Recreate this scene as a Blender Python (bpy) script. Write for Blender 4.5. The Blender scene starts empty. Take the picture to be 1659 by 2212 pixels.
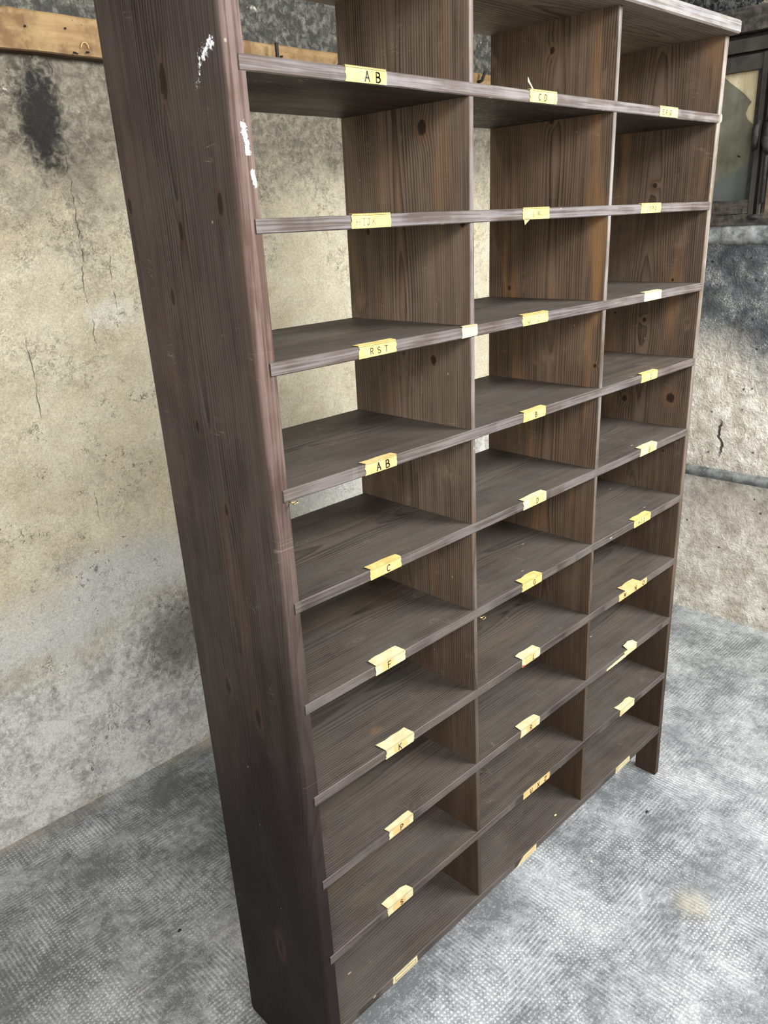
import bpy, bmesh, math, random
from mathutils import Vector, Matrix, noise as mnoise
random.seed(7)
SC = bpy.context.scene
COL = SC.collection

# ------------------------------------------------------------------ helpers
class NT:
    """tiny wrapper that makes shader maths readable"""
    def __init__(s, name):
        s.m = bpy.data.materials.new(name); s.m.use_nodes = True
        s.t = s.m.node_tree; s.n = s.t.nodes; s.l = s.t.links
        s.n.clear()
        s.out = s.n.new('ShaderNodeOutputMaterial')
        s.b = s.n.new('ShaderNodeBsdfPrincipled')
        s.l.new(s.b.outputs[0], s.out.inputs[0])
    def put(s, v, sock):
        if isinstance(v, bpy.types.NodeSocket): s.l.new(v, sock)
        elif v is not None:
            if sock.type == 'RGBA' and len(v) == 3: v = (*v, 1)
            sock.default_value = v
    def M(s, op, a, b=None, c=None, clamp=False):
        n = s.n.new('ShaderNodeMath'); n.operation = op; n.use_clamp = clamp
        for i, v in enumerate((a, b, c)):
            if v is not None: s.put(v, n.inputs[i])
        return n.outputs[0]
    def add(s, a, b): return s.M('ADD', a, b)
    def sub(s, a, b): return s.M('SUBTRACT', a, b)
    def mul(s, a, b): return s.M('MULTIPLY', a, b)
    def V(s, op, a, b=None, scale=None):
        n = s.n.new('ShaderNodeVectorMath'); n.operation = op
        s.put(a, n.inputs[0])
        if b is not None: s.put(b, n.inputs[1])
        if scale is not None: s.put(scale, n.inputs['Scale'])
        return n.outputs['Value'] if op in ('LENGTH', 'DOT_PRODUCT', 'DISTANCE') else n.outputs[0]
    def xyz(s, v):
        n = s.n.new('ShaderNodeSeparateXYZ'); s.put(v, n.inputs[0]); return n.outputs[:]
    def vec(s, x, y, z):
        n = s.n.new('ShaderNodeCombineXYZ')
        for i, v in enumerate((x, y, z)): s.put(v, n.inputs[i])
        return n.outputs[0]
    def noise(s, v, scale, detail=3, rough=.55, dist=0.0):
        n = s.n.new('ShaderNodeTexNoise'); s.put(v, n.inputs['Vector'])
        n.inputs['Scale'].default_value = scale; n.inputs['Detail'].default_value = detail
        n.inputs['Roughness'].default_value = rough; n.inputs['Distortion'].default_value = dist
        return n.outputs[0]
    def voro(s, v, scale, feature='F1', rnd=1.0):
        n = s.n.new('ShaderNodeTexVoronoi'); n.feature = feature; s.put(v, n.inputs['Vector'])
        n.inputs['Scale'].default_value = scale; n.inputs['Randomness'].default_value = rnd
        return n.outputs
    def sm(s, x, a, b, lo=0.0, hi=1.0):
        n = s.n.new('ShaderNodeMapRange'); n.interpolation_type = 'SMOOTHSTEP'
        s.put(x, n.inputs[0]); s.put(a, n.inputs[1]); s.put(b, n.inputs[2])
        s.put(lo, n.inputs[3]); s.put(hi, n.inputs[4]); return n.outputs[0]
    def mix(s, f, a, b, blend='MIX'):
        n = s.n.new('ShaderNodeMix'); n.data_type = 'RGBA'; n.blend_type = blend
        s.put(f, n.inputs[0]); s.put(a, n.inputs[6]); s.put(b, n.inputs[7]); return n.outputs[2]
    def pos(s):
        n = s.n.new('ShaderNodeTexCoord'); return n.outputs['Object']
    def normal(s):
        n = s.n.new('ShaderNodeTexCoord'); return n.outputs['Normal']
    def attr(s, name):
        n = s.n.new('ShaderNodeAttribute'); n.attribute_type = 'OBJECT'; n.attribute_name = name
        return n.outputs['Fac']
    def bump(s, h, strength, distance, prev=None):
        n = s.n.new('ShaderNodeBump'); n.inputs['Strength'].default_value = strength
        n.inputs['Distance'].default_value = distance; s.put(h, n.inputs['Height'])
        if prev is not None: s.put(prev, n.inputs['Normal'])
        return n.outputs[0]
    def capsule(s, p, a, b):
        """distance from point p to the segment a-b"""
        a = Vector(a); b = Vector(b); ab = b - a
        pa = s.V('SUBTRACT', p, tuple(a))
        if ab.length < 1e-6: return s.V('LENGTH', pa)
        h = s.M('DIVIDE', s.V('DOT_PRODUCT', pa, tuple(ab)), ab.dot(ab), clamp=True)
        return s.V('LENGTH', s.V('SUBTRACT', pa, s.V('SCALE', tuple(ab), scale=h)))
    def done(s, color, rough=.7, spec=.3, nrm=None, metal=0.0):
        s.put(color, s.b.inputs['Base Color']); s.put(rough, s.b.inputs['Roughness'])
        s.b.inputs['Specular IOR Level'].default_value = spec
        s.b.inputs['Metallic'].default_value = metal
        if nrm is not None: s.put(nrm, s.b.inputs['Normal'])
        return s.m

def lin(r, g, b):
    f = lambda c: (c/255/12.92 if c/255 <= .04045 else ((c/255+.055)/1.055)**2.4)
    return (f(r), f(g), f(b))

def obj(name, bm, mats, parent=None, label=None, seed=None, smooth=False):
    me = bpy.data.meshes.new(name)
    bmesh.ops.recalc_face_normals(bm, faces=bm.faces[:])
    bm.to_mesh(me); bm.free()
    for m in (mats if isinstance(mats, (list, tuple)) else [mats]): me.materials.append(m)
    if smooth:
        for p in me.polygons: p.use_smooth = True
    o = bpy.data.objects.new(name, me); COL.objects.link(o)
    if parent: o.parent = parent
    if label: o['label'] = label
    if seed is not None: o['seed'] = float(seed)
    return o
def empty(name, loc=(0, 0, 0)):
    o = bpy.data.objects.new(name, None); COL.objects.link(o); o.location = loc
    o.empty_display_size = .1
    return o
def tag(o, label, cat, group=None):
    o['label'] = label; o['category'] = cat
    if group: o['group'] = group
def loft(bm, rings, mat=0, cap=True):
    vs = [[bm.verts.new(p) for p in r] for r in rings]
    n = len(rings[0])
    for i in range(len(vs)-1):
        for k in range(n):
            f = bm.faces.new((vs[i][k], vs[i][(k+1) % n], vs[i+1][(k+1) % n], vs[i+1][k])); f.material_index = mat
    if cap:
        bm.faces.new(vs[0]).material_index = mat
        bm.faces.new(vs[-1][::-1]).material_index = mat
    return vs
def box(bm, x0, x1, y0, y1, z0, z1, mat=0, bev=0.0):
    vs = [bm.verts.new((x, y, z)) for x in (x0, x1) for y in (y0, y1) for z in (z0, z1)]
    fs = [bm.faces.new([vs[i] for i in q]) for q in ((0,1,3,2),(4,6,7,5),(0,4,5,1),(2,3,7,6),(0,2,6,4),(1,5,7,3))]
    for f in fs: f.material_index = mat
    if bev > 0:
        es = list({e for f in fs for e in f.edges})
        r = bmesh.ops.bevel(bm, geom=es, offset=bev, segments=2, profile=.5, affect='EDGES')
        for f in r['faces']: f.material_index = mat
def tube(bm, pts, r, n=12, mat=0):
    rings = []
    for i, p in enumerate(pts):
        p = Vector(p)
        d = (Vector(pts[min(i+1, len(pts)-1)]) - Vector(pts[max(i-1, 0)])).normalized()
        u = d.orthogonal().normalized() if i == 0 else (u - d*u.dot(d)).normalized()
        w = d.cross(u); rr = r[i] if isinstance(r, (list, tuple)) else r
        rings.append([tuple(p + u*rr*math.cos(2*math.pi*k/n) + w*rr*math.sin(2*math.pi*k/n)) for k in range(n)])
    loft(bm, rings, mat)
def prism(bm, outline, fr, ax, d0, d1, mat=0):
    """outline (a,b) extruded: ax 'y' -> (a, d, b);  ax 'z' -> (a, b, d);  ax 'x' -> (d, a, b)"""
    f = {'y': lambda a, b, d: (a, d, b), 'z': lambda a, b, d: (a, b, d), 'x': lambda a, b, d: (d, a, b)}[ax]
    loft(bm, [[f(a, b, d0) for a, b in outline], [f(a, b, d1) for a, b in outline]], mat)
def nz(x, y=0., z=0.): return mnoise.noise(Vector((x, y, z)))

# ------------------------------------------------------------------ wood
def wood(name, along, light, dark, edge, T0=0., knots=(), dust=None, marks=(), scratch=(), freq=150., hcen=.15, flake=False, tint=(.30, .17, .08), tint_amt=.35, lower_dark=None, vknots=True, edge_amt=.75, knot_axis=1.6, wander=.05, h0=.012, hv=.035, lines=1., dusty=(.03, .42)):
    s = NT(name)
    P = s.pos(); X, Y, Z = s.xyz(P); seed = s.attr('seed')
    L, T = (Z, X) if along == 'z' else (X, Z)
    sv = s.mul(seed, 7.31)
    A = s.sub(Y, hcen)
    q = s.vec(s.add(s.mul(L, .55), sv), s.mul(A, 2.2), sv)
    w1 = s.sub(s.noise(q, 3.0, 2, .5), .5)
    w2 = s.sub(s.noise(s.vec(s.add(L, sv), sv, 0.), 1.7, 1, .4), .5)
    A1 = s.add(s.add(A, s.mul(w1, .022)), s.mul(w2, wander))
    h = s.add(s.add(h0, s.mul(s.noise(s.vec(sv, s.add(L, 3.3), 1.), 2.3, 1, .4), hv)), s.mul(s.sub(T, T0), .8))
    if along == 'x':       # thickness coordinate repeats per shelf
        h = s.add(.02, s.mul(s.noise(s.vec(sv, s.add(L, 3.3), 1.), 2.3, 1, .4), .05))
    r = s.M('SQRT', s.add(s.mul(A1, A1), s.mul(h, h)))
    kmask = None; halo = None
    def addk(d, kr):
        nonlocal r, kmask, halo
        g = s.M('EXPONENT', s.mul(s.M('POWER', s.M('DIVIDE', d, kr*1.9), 2.), -1.))
        r = s.add(r, s.mul(g, kr*.85))
        dr = s.add(d, s.mul(s.sub(s.noise(P, 95., 3, .6), .5), kr*.9))
        k = s.sm(dr, kr*1.0, kr*.62)
        kh = s.mul(s.sm(dr, kr*2.3, kr*.9), s.noise(P, 60., 3))
        kmask = k if kmask is None else s.M('MAXIMUM', kmask, k)
        halo = kh if halo is None else s.M('MAXIMUM', halo, kh)
    for (ka, kl, kr) in knots:
        dv = s.vec(s.sub(Y, ka), s.M('DIVIDE', s.sub(L, kl), knot_axis), 0.)
        addk(s.V('LENGTH', dv), kr)
    if vknots:
        vo = s.voro(s.vec(s.add(s.mul(L, .7), sv), Y, sv), 4.0)
        cellr = s.M('FRACT', s.mul(s.xyz(vo['Position'])[1], 91.7))
        d = s.add(s.M('DIVIDE', vo['Distance'], 4.0), s.mul(s.M('GREATER_THAN', cellr, .38), 1.))
        addk(d, .007)
    # annual rings
    ph = s.add(s.mul(r, freq), s.mul(s.noise(s.vec(s.mul(A, 30.), s.mul(L, 1.5), sv), 1., 2), .9))
    fr = s.M('FRACT', ph)
    late = s.mul(s.M('POWER', fr, 2.0), s.sm(fr, 1.0, .88))
    lowc = s.noise(s.vec(s.mul(A, 10.), s.mul(L, 1.6), s.add(sv, 2.)), 1., 3)
    fib = s.noise(s.vec(s.mul(A, 420.), s.mul(L, 7.), s.mul(T, 300.)), 1., 2, .6)
    blot = s.noise(s.vec(s.mul(A, 5.), s.mul(L, 3.), s.add(sv, 9.)), 1.6, 4, .6)
    streak = s.noise(s.vec(s.mul(A, 85.), s.mul(L, 2.2), s.add(sv, 4.)), 1., 4, .65)
    f = s.mul(s.mul(late, s.sm(lowc, .25, .7, .30, 1.15)), lines)
    f = s.add(f, s.mul(s.sub(fib, .5), .8))
    f = s.add(f, s.mul(s.sub(streak, .5), 1.25))
    f = s.add(f, s.mul(s.sub(blot, .5), 1.1))
    c = s.mix(s.M('ADD', f, .16, clamp=True), light, dark)
    t = s.noise(s.vec(s.mul(A, 16.), s.mul(L, 2.2), s.add(sv, 5.)), 1., 3, .55)
    c = s.mix(s.mul(s.sm(t, .54, .74), tint_amt), c, tint)
    rub = s.noise(s.vec(s.mul(A, 7.), s.mul(L, 5.), s.add(sv, 21.)), 1.4, 5, .72)
    c = s.mix(s.mul(s.mul(s.sm(rub, .56, .72), s.sm(streak, .40, .62)), .38), c, tuple(v*1.9 for v in light))
    sc = s.M('ABSOLUTE', s.sub(s.noise(s.vec(s.mul(A, 16.), s.mul(L, 60.), s.add(sv, 3.)), 1., 3, .5, .6), .5))
    c = s.mix(s.mul(s.mul(s.sm(sc, .012, .003), s.sm(s.noise(s.vec(s.mul(A, 18.), s.mul(L, 14.), s.add(sv, 8.)), 1., 2), .60, .70)), .26), c, (.40, .33, .25))
    # worn front edges and dust on what faces up
    nx, ny, nz_ = s.xyz(s.normal())
    wr = s.attr('wear') if along == 'x' else s.sm(Z, .75, 1.65, .18, 1.)
    wear = s.mul(s.mul(wr, s.sm(s.mul(ny, -1.), .35, .9)), s.sm(s.noise(s.vec(s.mul(X, 3. if along == 'x' else 40.), Y, s.mul(Z, 60. if along == 'x' else 3.)), 2.2, 4, .6), .2, .65, .45, 1.))
    en = s.noise(s.vec(s.mul(X, 5. if along == 'x' else 260.), sv, s.mul(Z, 260. if along == 'x' else 5.)), 1., 3, .6)
    eb = s.noise(s.vec(s.mul(X, 7.), sv, s.mul(Z, 7.)), 1., 4, .6)
    edgec = s.mix(s.sm(s.add(en, s.mul(s.sub(eb, .5), .8)), .36, .66), tuple(v*1.12 for v in (edge[0]*.97, edge[1]*1.02, edge[2]*1.08)), (edge[0]*.46, edge[1]*.38, edge[2]*.34))
    c = s.mix(s.mul(wear, edge_amt), c, edgec)
    if lower_dark:          # darker towards the bottom, with a ragged transition
        z0, z1, amt, gc = lower_dark
        g = s.sm(s.add(Z, s.mul(s.sub(s.noise(s.vec(s.mul(A, 9.), s.mul(L, 1.5), 4.), 1.5, 3), .5), .9)), z1, z0)
        c = s.mix(s.mul(g, amt), c, gc)
    if dust:
        dn = s.noise(s.vec(s.add(X, sv), s.mul(Y, 2.2), Z), 4., 4, .6)
        c = s.mix(s.mul(s.sm(nz_, .5, .9), s.sm(dn, .25, .72, *dusty)), c, dust)
    if kmask is not None:
        c = s.mix(s.mul(halo, .75), c, (tint[0]*.62, tint[1]*.55, tint[2]*.5))
        c = s.mix(s.mul(kmask, .85), c, (.013, .008, .006))
    # pale specks and scratches
    sp = s.voro(s.vec(s.add(s.mul(X, 1. if along == 'z' else .35), sv), Y, s.mul(Z, .7)), 55.)
    rr = s.M('FRACT', s.mul(s.xyz(sp['Color'])[0], 13.))
    spk = s.mul(s.sm(sp['Distance'], .13, .06), s.M('GREATER_THAN', rr, .972))
    c = s.mix(s.mul(spk, .75), c, (.42, .36, .27))
    if flake:
        fl = s.voro(s.vec(s.mul(X, .8), s.mul(Y, 2.6), 0.), 60.)
        fk = s.mul(s.sm(fl['Distance'], .30, .16), s.M('GREATER_THAN', s.xyz(fl['Color'])[1], .62))
        fk = s.mul(s.mul(fk, s.sm(s.noise(P, 5., 2), .42, .6)), s.sm(s.mul(nz_, -1.), .5, .9))
        c = s.mix(s.mul(fk, .8), c, (.40, .36, .28))
    for a, b, rad, col in marks:
        d = s.capsule(P, a, b)
        d = s.add(d, s.mul(s.sub(s.noise(P, 160., 4, .7), .5), rad*3.4))
        c = s.mix(s.sm(d, rad, rad*.6), c, col)
    for a, b, rad in scratch:
        d = s.capsule(s.V('ADD', P, s.vec(0., s.mul(s.sub(s.noise(P, 14., 2), .5), .01), 0.)), a, b)
        c = s.mix(s.mul(s.sm(d, rad, rad*.3), s.sm(s.noise(P, 220., 2), .42, .62, 0., .6)), c, (.34, .29, .23))
    hgt = s.add(s.mul(late, -.6), s.mul(fib, .35))
    if kmask is not None: hgt = s.sub(hgt, kmask)
    n1 = s.bump(hgt, .35, .0012)
    rough = s.sm(blot, .2, .8, .48, .72)
    return s.done(c, rough, .16, n1)

L_, Dk = (.195, .142, .102), (.042, .029, .020)
EDGE = (.205, .172, .160)
PALE = (.80, .82, .82)
m_side = wood('dark_stained_side_wood', 'z', (.076, .058, .049), (.018, .013, .011), (.185, .120, .096), hcen=.145, freq=165., wander=.07, h0=.016, hv=.05,
    knots=[(.142, 1.866, .010), (.147, 1.676, .006), (.042, 1.708, .007), (.282, 1.716, .006), (.195, 1.584, .006), (.176, 1.386, .005), (.193, .90, .008), (.108, .87, .009), (.124, 1.257, .005), (.13, .318, .010)],
    marks=[((-.036, .062, 1.850), (-.038, .050, 1.878), .0068, PALE), ((-.038, .050, 1.878), (-.040, .022, 1.893), .0078, PALE),
           ((-.024, 0, 1.800), (-.020, 0, 1.768), .0042, PALE), ((-.016, 0, 1.745), (-.012, 0, 1.728), .0035, PALE), ((-.002, 0, 1.675), (-.002, 0, 1.662), .0025, PALE),
           ((-.022, .02, .372), (-.020, .012, .35), .003, (.55, .5, .42)), ((-.03, .053, 1.204), (-.03, .053, 1.20), .002, PALE)],
    scratch=[((-.038, .191, 1.795), (-.038, .079, 1.806), .0014), ((-.035, .26, 1.716), (-.036, .12, 1.722), .001), ((-.03, .23, 1.30), (-.03, .15, 1.22), .001), ((-.028, .25, .80), (-.028, .19, .78), .001), ((-.028, .20, .74), (-.028, .16, .78), .001)],
    lower_dark=(.42, 1.45, .95, (.0125, .0080, .0072)), tint=(.13, .075, .05), vknots=False, edge_amt=.8, knot_axis=2.6)
m_div1 = wood('brown_divider_wood', 'z', L_, Dk, EDGE, T0=.43, hcen=.17, freq=190., wander=.03,
    knots=[(.105, 1.825, .011), (.09, 1.429, .008), (.016, 1.67, .007), (.249, 1.66, .005)], edge_amt=.9, knot_axis=1.4, lower_dark=(.25, 1.40, .82, (.040, .0235, .014)))
m_div2 = wood('warm_divider_wood', 'z', (.178, .121, .081), (.038, .0245, .016), (.215, .19, .168), T0=.877, hcen=.13, freq=195., wander=.03,
    knots=[(.146, 1.862, .008), (.15, 1.99, .007), (.249, 1.518, .006), (.015, 1.357, .005)], tint=(.36, .19, .075), tint_amt=.6, edge_amt=.95, knot_axis=1.2, lower_dark=(.25, 1.40, .82, (.040, .0235, .014)))
m_rside = wood('right_side_wood', 'z', (.178, .124, .086), (.038, .0255, .0175), (.25, .213, .172), T0=1.333, hcen=.15, freq=215., wander=.025, h0=.02,
    knots=[(.145, 1.732, .0075), (.145, 1.398, .006), (.186, 1.181, .0085), (.052, 1.198, .014), (.075, 1.502, .0045), (.232, 1.413, .004), (.06, 1.05, .004)], tint=(.34, .185, .085), tint_amt=.5, edge_amt=.95, vknots=False, knot_axis=1.15, lower_dark=(.25, 1.40, .82, (.040, .0235, .014)))
m_shelf = wood('dusty_shelf_wood', 'x', (.090, .072, .058), (.017, .0125, .0095), (.195, .163, .150), hcen=.16, freq=190., dust=(.112, .101, .088), flake=True, tint_amt=.15, edge_amt=.85, knot_axis=2., lines=1.2)

def simple(name, c1, c2, scale=20., rough=.8, spec=.3, bump=0.0, metal=0.0, detail=4):
    s = NT(name); P = s.pos(); n = s.noise(P, scale, detail, .6)
    c = s.mix(s.sm(n, .3, .7), c1, c2)
    return s.done(c, rough, spec, s.bump(n, .5, bump) if bump else None, metal)
m_tape = simple('yellowed_paper_tape', lin(214, 192, 124), lin(194, 166, 96), 45., .75)
m_tapelt = simple('pale_paper_tape', lin(214, 200, 160), lin(194, 178, 134), 45., .75)
m_card = simple('ochre_card_insert', lin(214, 182, 126), lin(202, 164, 104), 60., .8)
m_ink = simple('black_ink', (.012, .011, .012), (.02, .018, .02), 80., .6)
m_pencil = simple('faded_ink', (.22, .18, .13), (.32, .26, .17), 90., .8)
m_red = simple('red_paper_scrap', (.45, .05, .03), (.35, .06, .04), 90., .8)
m_brass = simple('tarnished_brass', (.55, .40, .16), (.35, .25, .10), 90., .35, .5, 0, .9)
m_rust = simple('rusted_iron', (.035, .022, .016), (.012, .010, .009), 120., .75, .3, .0006)

# ------------------------------------------------------------------ bookcase
ZO = .08
ZS = [v + ZO for v in (1.8, 1.6074, 1.417, 1.2283, 1.0412, .8534, .6656, .4778, .2919, .10)]
TH = .0196
DEPTH = .309
ZTOP = 1.965 + ZO
def xL(z): s = z-ZO-.95; return -.011*s - .0014*s*s
def xA(z): s = z-ZO-.95; return .4306 - .0100*s + .0079*s*s
def xB(z): s = z-ZO-.95; return .8767 - .0031*s + .0087*s*s
def xR(z): s = z-ZO-.95; return 1.3331 + .0142*s + .0107*s*s
TL, TD, TR = .0335, .0120, .0200
bookcase = empty('bookcase', (.65, .15, 0))
BI = Vector((-.65, -.15, 0))
tag(bookcase, 'tall dark brown wooden pigeonhole bookcase with three columns, open back and paper letter labels', 'bookcase')
def part(name, bm, mats, seed, label=None, parent=bookcase, smooth=False):
    o = obj(name, bm, mats, None, label, seed, smooth)
    o.parent = parent
    if parent is bookcase: o.matrix_parent_inverse = Matrix.Translation(BI)
    return o

# left side panel: thick board with a rounded outer front corner and a cut-out foot
def zrow(z0, z1, n): return [z0 + (z1-z0)*i/n for i in range(n+1)]
def back_left(z): return .282 + .017*max(0, min(1, (z-.1)/1.8))
bm = bmesh.new()
rings = []
for z in zrow(.085, ZTOP, 40):
    x0 = xL(z); xo = x0 - TL; wv = .0012*nz(z*6, 1.7) + .0008*nz(z*23, 4.1)
    yb = back_left(z); r = .011 + .003*nz(z*4, 9.)
    ring = [(x0, .002, z), (x0-.002, 0 + wv, z), (xo+r, 0 + wv, z)]
    for k in range(1, 6):
        a = k/6*math.pi/2; ring.append((xo + r - r*math.sin(a), wv + r - r*math.cos(a), z))
    ring += [(xo, r, z), (xo, yb-.003, z), (xo+.003, yb, z), (x0-.001, yb, z), (x0, yb-.001, z)]
    rings.append(ring)
loft(bm, rings)
def feet(bm, x0, xo, yb, zt, rnd, zback, bw=.075):
    for (ya, yc, zb, zb2) in ((0.0, .068, 0, 0), (yb-bw, yb, zback, zback)):
        prism(bm, [(ya + (rnd if ya == 0 else 0), zb), (yc-(.006 if ya else 0), zb2), (yc, zb2+.01), (yc, zt), (ya, zt), (ya, zb+.006)], None, 'x', xo, x0)
feet(bm, xL(.085)-.0006, xL(.085)-TL+.0006, back_left(.08)-.0005, .0853, .003, .012, .165)
left_panel = part('side_panel', bm, m_side, 1.0, 'outer face darker, with a white paint smear near the top', smooth=False)
for p in left_panel.data.polygons: p.use_smooth = len(p.vertices) == 4
left_panel.data.set_sharp_from_angle(angle=math.radians(25))

def board(xf, th, z0, z1, y0, y1, n=30, ph=0.):
    bm = bmesh.new(); rings = []
    c = .0012
    for z in zrow(z0, z1, n):
        x0 = xf(z); w = .0006*nz(z*9, ph)
        rings.append([(x0+c, y0+w, z), (x0+th-c, y0+w, z), (x0+th, y0+c+w, z), (x0+th, y1-c, z), (x0+th-c, y1, z), (x0+c, y1, z), (x0, y1-c, z), (x0, y0+c+w, z)])
    loft(bm, rings)
    return bm
part('divider', board(xA, TD, ZS[-1]-TH*.5, ZTOP, .0005, DEPTH, ph=3.), m_div1, 2.0)
part('divider', board(xB, TD, ZS[-1]-TH*.5, ZTOP, .0005, DEPTH, ph=5.), m_div2, 3.0)
bm = board(xR, TR, .085, ZTOP, 0., DEPTH-.004, ph=8.)
feet(bm, xR(.085)+TR-.0004, xR(.085)+.0004, DEPTH-.0045, .0853, .001, 0.)
right_panel = part('side_panel', bm, m_rside, 4.0)
bm = bmesh.new()
bmesh.ops.create_icosphere(bm, subdivisions=2, radius=.010)
for v in bm.verts: v.co = Vector((v.co.x*.55 + xR(1.868)+TR+.001, v.co.y*.6+.004, v.co.z*1.2 + 1.872))
part('glue_blob', bm, m_tapelt, 0, 'whitish blob of old glue', right_panel, True)

# top board overhangs the front and the sides
bm = bmesh.new(); rings = []
zt0, zt1 = ZTOP, ZTOP+.0275
for i, x in enumerate([-.075, -.071] + [-.06 + 1.431*q/34 for q in range(35)] + [1.3775, 1.382]):
    w = .0007*nz(x*7, 2.2); c = .004
    e = .004 if i in (0, 38) else 0
    y0, y1 = -.0255+w+e, DEPTH+.012-e
    rings.append([(x, y0+c, zt0), (x, y0, zt0+c*.7), (x, y0, zt1-c), (x, y0+c, zt1), (x, y1-c, zt1), (x, y1, zt1-c), (x, y1, zt0+c), (x, y1-c, zt0)])
loft(bm, rings)
m_top = wood('top_board_wood', 'x', (.32, .268, .22), (.10, .078, .06), (.175, .166, .161), hcen=.10, freq=110., dust=(.2, .19, .17), flake=False, tint_amt=.1, edge_amt=.9, vknots=False, knots=[(.24, .56, .012)], knot_axis=2.2)
part('top_board', bm, m_top, 5.0)['wear'] = 1.

shelves = []
for i, z in enumerate(ZS):
    bm = bmesh.new(); rings = []
    xa, xb = xL(z) - .0115, xR(z) + .0045
    n = 46
    for k in range(n+1):
        x = xa + (xb-xa)*k/n; c = .0016
        w = .0007*nz(x*9, i*3.3) ; w2 = .0005*nz(x*31, i*5.1); sag = .0011*nz(x*2.3, i*7.7)
        y0, z1, z0 = -.0018+w, z + sag*.6 + w2*.4, z - TH + sag*.6 + w2
        rings.append([(x, y0+c, z0), (x, y0, z0+c), (x, y0, z1-c), (x, y0+c, z1), (x, DEPTH-.004-c, z1), (x, DEPTH-.004, z1-c), (x, DEPTH-.004, z0+c), (x, DEPTH-.004-c, z0)])
    loft(bm, rings)
    shelves.append(part('shelf', bm, m_shelf, 10 + i*1.37)); shelves[-1]['wear'] = (1., 1., .85, .75, .6, .48, .42, .36, .32, .22)[i]

# ------------------------------------------------------------------ letters as pen strokes on a 1 x 1 box
def arc(cx, cy, rx, ry, a0, a1, n=10):
    return [(cx + rx*math.cos(math.radians(a0+(a1-a0)*k/n)), cy + ry*math.sin(math.radians(a0+(a1-a0)*k/n))) for k in range(n+1)]
GL = {
 'A': [[(.05, 0), (.5, 1), (.95, 0)], [(.22, .36), (.8, .36)]],
 'B': [[(.1, 0), (.1, 1)], [(.1, 1)] + arc(.4, .76, .38, .24, 90, -90) + [(.1, .52)], [(.1, .52)] + arc(.45, .26, .45, .26, 90, -90) + [(.1, 0)]],
 'C': [arc(.55, .5, .48, .5, 50, 310, 14)],
 'D': [[(.1, 0), (.1, 1)], [(.1, 1)] + arc(.3, .5, .62, .5, 90, -90, 12) + [(.1, 0)]],
 'E': [[(.85, 1), (.1, 1), (.1, 0), (.85, 0)], [(.1, .52), (.7, .52)]],
 'F': [[(.9, 1), (.1, 1), (.1, 0)], [(.1, .52), (.72, .52)]],
 'G': [arc(.52, .5, .46, .5, 50, 330, 14) + [(.95, .45), (.55, .45)]],
 'H': [[(.1, 0), (.1, 1)], [(.9, 0), (.9, 1)], [(.1, .5), (.9, .5)]],
 'I': [[(.5, 0), (.5, 1)], [(.25, 1), (.75, 1)], [(.25, 0), (.75, 0)]],
 'J': [[(.35, 1), (.9, 1)], [(.65, 1), (.65, .25)] + arc(.38, .25, .27, .25, 0, -170, 8)],
 'K': [[(.12, 0), (.12, 1)], [(.88, 1), (.14, .45)], [(.36, .6), (.9, 0)]],
 'L': [[(.15, 1), (.15, 0), (.85, 0)]],
 'M': [[(.05, 0), (.12, 1), (.5, .3), (.88, 1), (.95, 0)]],
 'N': [[(.1, 0), (.1, 1), (.9, 0), (.9, 1)]],
 'O': [arc(.5, .5, .45, .5, 90, 450, 16)],
 'P': [[(.12, 0), (.12, 1)], [(.12, 1)] + arc(.45, .73, .42, .27, 90, -90) + [(.12, .46)]],
 'Q': [arc(.5, .5, .45, .5, 90, 450, 16), [(.55, .3), (.98, -.05)]],
 'R': [[(.12, 0), (.12, 1)], [(.12, 1)] + arc(.45, .75, .4, .25, 90, -90) + [(.12, .5)], [(.4, .5), (.92, 0)]],
 'S': [arc(.5, .74, .38, .26, 40, 270, 10) + arc(.5, .25, .42, .25, 90, -150, 10)],
 'T': [[(.05, 1), (.95, 1)], [(.5, 1), (.5, 0)]],
 'U': [[(.1, 1), (.1, .35)] + arc(.5, .35, .4, .35, 180, 360, 10) + [(.9, 1)]],
 'X': [[(.08, 0), (.92, 1)], [(.08, 1), (.92, 0)]],
 'Z': [[(.1, 1), (.9, 1), (.1, 0), (.9, 0)]],
 '.': [[(.45, 0), (.55, .03)]],
}
def stroke(bm, pts, w, yf, mat):
    for (a, b) in zip(pts[:-1], pts[1:]):
        d = Vector((b[0]-a[0], b[1]-a[1]))
        if d.length < 1e-7: continue
        d.normalize(); nrm = Vector((-d.y, d.x))*w/2; e = d*w*.35
        a2 = Vector(a)-e; b2 = Vector(b)+e
        prism(bm, [tuple(a2-nrm), tuple(b2-nrm), tuple(b2+nrm), tuple(a2+nrm)], None, 'y', yf, yf-.0002, mat)
def text(bm, chars, x0, zc, h, w, pen, yf, mat, slant=.0):
    """chars: list of (letter, centre along label 0..1 in metres from x0)"""
    for ch, cx in chars:
        for st in GL[ch]:
            stroke(bm, [(x0 + cx + (px-.5)*w + slant*(py-.5)*h, zc + (py-.5)*h) for px, py in st], pen, yf, mat)

def ragged(x0, x1, z0, z1, sd, jag=.0022, bl=0., br=0., n=5):
    rnd = random.Random(sd)
    pts = []
    for k in range(n+1): pts.append((x1 + br*k/n + rnd.uniform(-jag, jag)*.7, z0 + (z1-z0)*k/n))
    pts[0] = (x1 + rnd.uniform(-jag, 0), z0 + rnd.uniform(0, .001)); 
    for k in range(n, -1, -1): pts.append((x0 + bl*k/n + rnd.uniform(-jag, jag), z0 + (z1-z0)*k/n))
    return pts
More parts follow.
